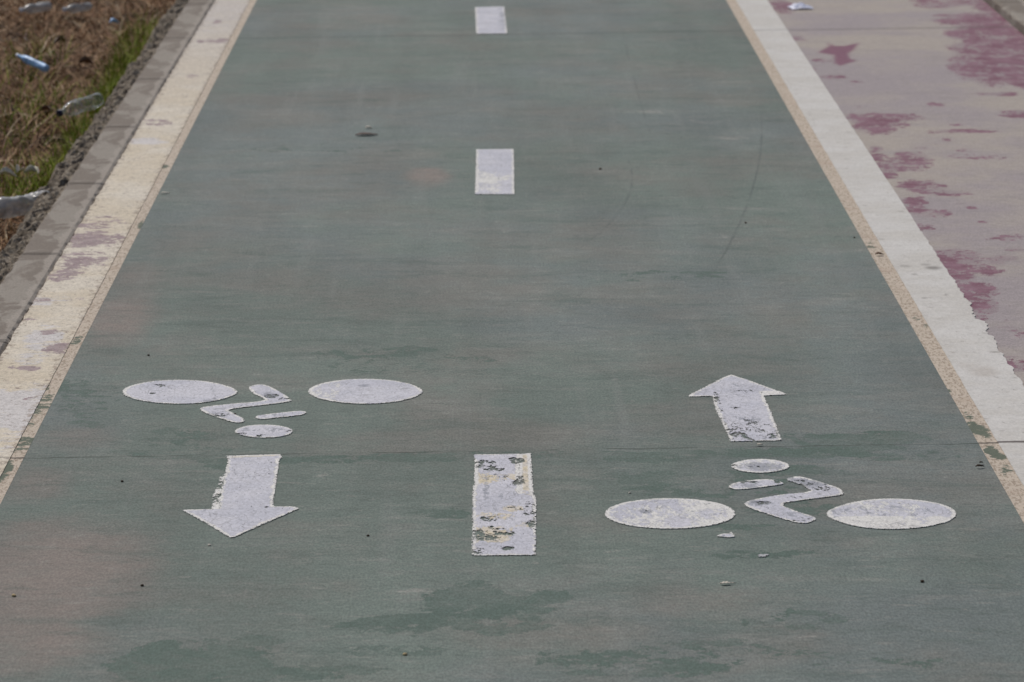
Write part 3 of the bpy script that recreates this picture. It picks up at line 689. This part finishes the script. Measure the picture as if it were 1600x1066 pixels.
# ------------------------------------------------------------------ litter in the grass
def lathe(prof, seg=28, crumple=.0, seed=0, caps=True):
    V = []; F = []; n = len(prof)
    for i, (z, r_) in enumerate(prof):
        for k in range(seg):
            a = 2*math.pi*k/seg
            d_ = 1
            if crumple: d_ = 1-crumple*float(np.clip(fbm(np.array([z*38+math.cos(a)*1.4]), np.array([math.sin(a)*1.4+z*11]), seed, 3)[0]*2-.55, 0, 1))
            V.append((z, r_*math.cos(a)*d_, r_*math.sin(a)*d_))
    for i in range(n-1):
        for k in range(seg):
            a = i*seg+k; b = i*seg+(k+1) % seg; F.append((a, b, b+seg, a+seg))
    return mesh('part', V, F, smooth=True)
def bottle(px, py, L, rad, direc, mat, capmat, label, crumple=.25, seed=1, lift=.03, label_mat=None, group='plastic bottles littering the grass'):
    """px,py: middle of the bottle in the photo; direc points from base to neck"""
    x, y = G(px, py, -.085+lift+rad*.5); z = -.085+lift+rad*.5
    d_ = Vector(direc).normalized()
    e = empty('plastic_bottle', (x-d_.x*L/2, y-d_.y*L/2, z-d_.z*L/2)); e.rotation_mode = 'QUATERNION'
    e.rotation_quaternion = d_.to_track_quat('X', 'Z')
    tag(e, label, 'bottle', group)
    nk = rad*.38
    pr = [(0, .001), (0, rad*.75), (L*.02, rad*.97)]
    for i in range(26):
        t = .04+.62*i/25; pr.append((L*t, rad*(1-.05*(i % 3 == 0))))
    pr += [(L*.72, rad*.93), (L*.80, rad*.7), (L*.87, nk*1.1), (L*.9, nk), (L*.93, nk), (L*.935, nk*1.25), (L*.945, nk*1.25), (L*.95, nk)]
    obj('body', lathe(pr, 32, crumple, seed), mat, e)
    if capmat: obj('cap', lathe([(L*.95, nk*1.18), (L*1.0, nk*1.18), (L*1.005, nk), (L*1.006, .0005)], 24), capmat, e)
    if label_mat: obj('label', lathe([(L*.30, rad*.9), (L*.31, rad*1.01), (L*.55, rad*1.01), (L*.56, rad*.9)], 32, crumple, seed), label_mat, e)
    return e
M_CLR = mat_plastic('clear_plastic', (.5, .54, .56, 1), .9, .1)
M_BLU = mat_plastic('pale_blue_plastic', C(150, 195, 245), .04, .5)
M_WHT = mat_plastic('milky_plastic', (.55, .55, .54, 1), .5, .2)
M_CAPD = mat_plain('navy_cap', C(28, 32, 58), C(36, 40, 70), 60, .35)
M_CAPB = mat_plain('blue_cap', C(50, 100, 190), C(60, 115, 205), 60, .35)
M_CAPW = mat_plain('white_cap', C(205, 205, 210), C(215, 215, 220), 60, .35)
bottle(50, 97, .15, .0135, (-.10, .095, .03), M_BLU, M_CAPW, 'small pale blue plastic bottle lying in the brown grass', .2, 3, .03)
bottle(124, 166, .165, .023, (-.66, -.74, -.16), M_CLR, M_CAPD, 'clear plastic bottle with dark navy cap lying in green grass by the kerb', .3, 5, .045)
bottle(55, 13, .125, .019, (-.75, -.62, -.05), M_WHT, M_CAPW, 'crushed whitish bottle at the top left, left of the two by the top edge', .35, 7, .03)
bottle(120, 12, .12, .018, (-.7, -.68, -.05), M_WHT, M_CAPW, 'crushed whitish bottle at the top edge, right of the two', .45, 9, .03)
bottle(22, 322, .19, .029, (-.85, -.5, -.05), M_WHT, M_CAPB, 'large crushed clear bottle with bluish end at the left picture edge above the concrete', .35, 12, .03)
x, y = G(179, 51, -.08)
o = leaf('plastic_scrap', 179, 51, .034, .024, .3, M_BLU, 'tiny pale blue plastic scrap in the grass near the top', 'scrap', curl=.6); o.location = (x, y, -.05)

# ------------------------------------------------------------------ grass
def blades(name, n, xr, yr, hl, hw, flat, mat, seed, dens=None, base=None, zoff=0.0, bend=.6):
    r_ = np.random.default_rng(seed)
    x = r_.uniform(*xr, n*4); y = r_.uniform(*yr, n*4)
    if dens is not None:
        k = r_.uniform(0, 1, len(x)) < dens(x, y); x, y = x[k], y[k]
    x, y = x[:n], y[:n]; n = len(x)
    z = soil_z(x, y)+zoff
    L = r_.uniform(hl[0], hl[1], n); W_ = r_.uniform(hw[0], hw[1], n)
    a = r_.uniform(0, 2*np.pi, n); el = r_.uniform(flat[0], flat[1], n)
    b = r_.uniform(-bend, bend, n); a2 = r_.uniform(-.7, .7, n)
    segs = 4; V = np.zeros((n, (segs+1)*2, 3)); px, py, pz = x.copy(), y.copy(), z.copy()
    sx, sy = -np.sin(a), np.cos(a)
    for i in range(segs+1):
        t = i/segs; w_ = W_*(1-t**1.6*.9)/2
        tw = r_.uniform(-.3, .3, n)
        V[:, 2*i] = np.stack([px-sx*w_, py-sy*w_, pz-w_*tw], 1); V[:, 2*i+1] = np.stack([px+sx*w_, py+sy*w_, pz+w_*tw], 1)
        e_ = el-np.abs(b)*t*1.3; aa = a+a2*t
        px = px+np.cos(aa)*np.cos(e_)*L/segs; py = py+np.sin(aa)*np.cos(e_)*L/segs; pz = pz+np.sin(e_)*L/segs
        pz = np.maximum(pz, soil_z(px, py)+.002)
    px_m = V[:, :, 0].max(1) < XK-.01; V = V[px_m]; n = len(V)      # nothing grows over the kerb
    base_i = np.arange(n)[:, None]*((segs+1)*2)
    F = np.concatenate([np.stack([base_i[:, 0]+2*i, base_i[:, 0]+2*i+1, base_i[:, 0]+2*i+3, base_i[:, 0]+2*i+2], 1) for i in range(segs)])
    rnd = np.repeat(r_.uniform(0, 1, n), (segs+1)*2)
    o = obj(name, mesh(name, V.reshape(-1, 3), F, {'rnd': rnd}), mat); tag(o, kind='stuff'); return o
MG_DRY = mat_blade('dry_thatch', [C(50, 30, 14), C(128, 90, 58), C(170, 132, 96), C(88, 50, 24), C(126, 96, 50), C(196, 162, 130)])
MG_GRN = mat_blade('green_blades', [C(72, 94, 6), C(118, 138, 12), C(146, 156, 36), C(98, 112, 16)])
MG_STR = mat_blade('straw', [C(150, 130, 102), C(176, 158, 130), C(128, 108, 82)])
def d_green(X, Y):
    m = blobs(X, Y, [(175,105,26,34,1),(140,160,34,26,.7),(110,205,26,24,1),(75,225,22,20,.8),(40,245,40,14,.7),(200,60,26,28,.7),(215,20,26,22,.4),(75,255,14,16,1),(20,230,40,16,.4),(60,130,60,40,.14),(30,60,60,30,.1),(255,6,20,10,.5)])
    return np.clip(m, 0, 1)
tag(blades('dry_grass', 42000, (-2.1, -1.05), (7.8, 15.5), (.03, .10), (.0018, .005), (0, .8), MG_DRY, 1,
    dens=lambda x, y: .35+.65*(fbm(x*5, y*5, 61) > .45)), 'matted dry brown grass covering the ground on the left', 'dry grass')
tag(blades('green_grass', 15000, (-1.9, -1.05), (8.0, 15.5), (.04, .12), (.0018, .0036), (.6, 1.5), MG_GRN, 2, dens=d_green, bend=.9), 'green grass tufts growing along the broken concrete edge', 'grass')
tag(blades('straw', 900, (-2.1, -1.08), (8.0, 15.5), (.06, .16), (.002, .0055), (0, .5), MG_STR, 3, zoff=.015), 'pale loose straw scattered over the brown grass', 'straw')
# dead leaves curled in the grass
for i, (px, py, L) in enumerate([(12,282,.05),(30,276,.045),(48,278,.05),(93,72,.05),(40,68,.05),(135,105,.05),(20,180,.05),(70,180,.04)]):
    x, y = G(px, py, -.07)
    o = leaf('dead_leaf', 0, 0, L, L*.45, i*1.3, M_STRAW if False else (M_PALE if i < 3 else M_LEAF), 'curled dead leaf lying in the dry grass', 'leaf', curl=.7)
    o.location = (x, y, -.06); o.rotation_euler.x = .3
    o['label'] = ['curled pale dead leaf behind the crushed clear bottle, leftmost of three', 'curled pale dead leaf behind the crushed clear bottle, middle of three', 'curled pale dead leaf behind the crushed clear bottle, rightmost of three',
                  'dry leaf between the blue bottle and the top right whitish bottle', 'dry leaf above the blue bottle', 'dry leaf right of the blue bottle beside the green tuft', 'dry leaf at the left edge well below the blue bottle', 'dry leaf left of the capped clear bottle'][i]
    o['group'] = 'dead leaves in the grass'
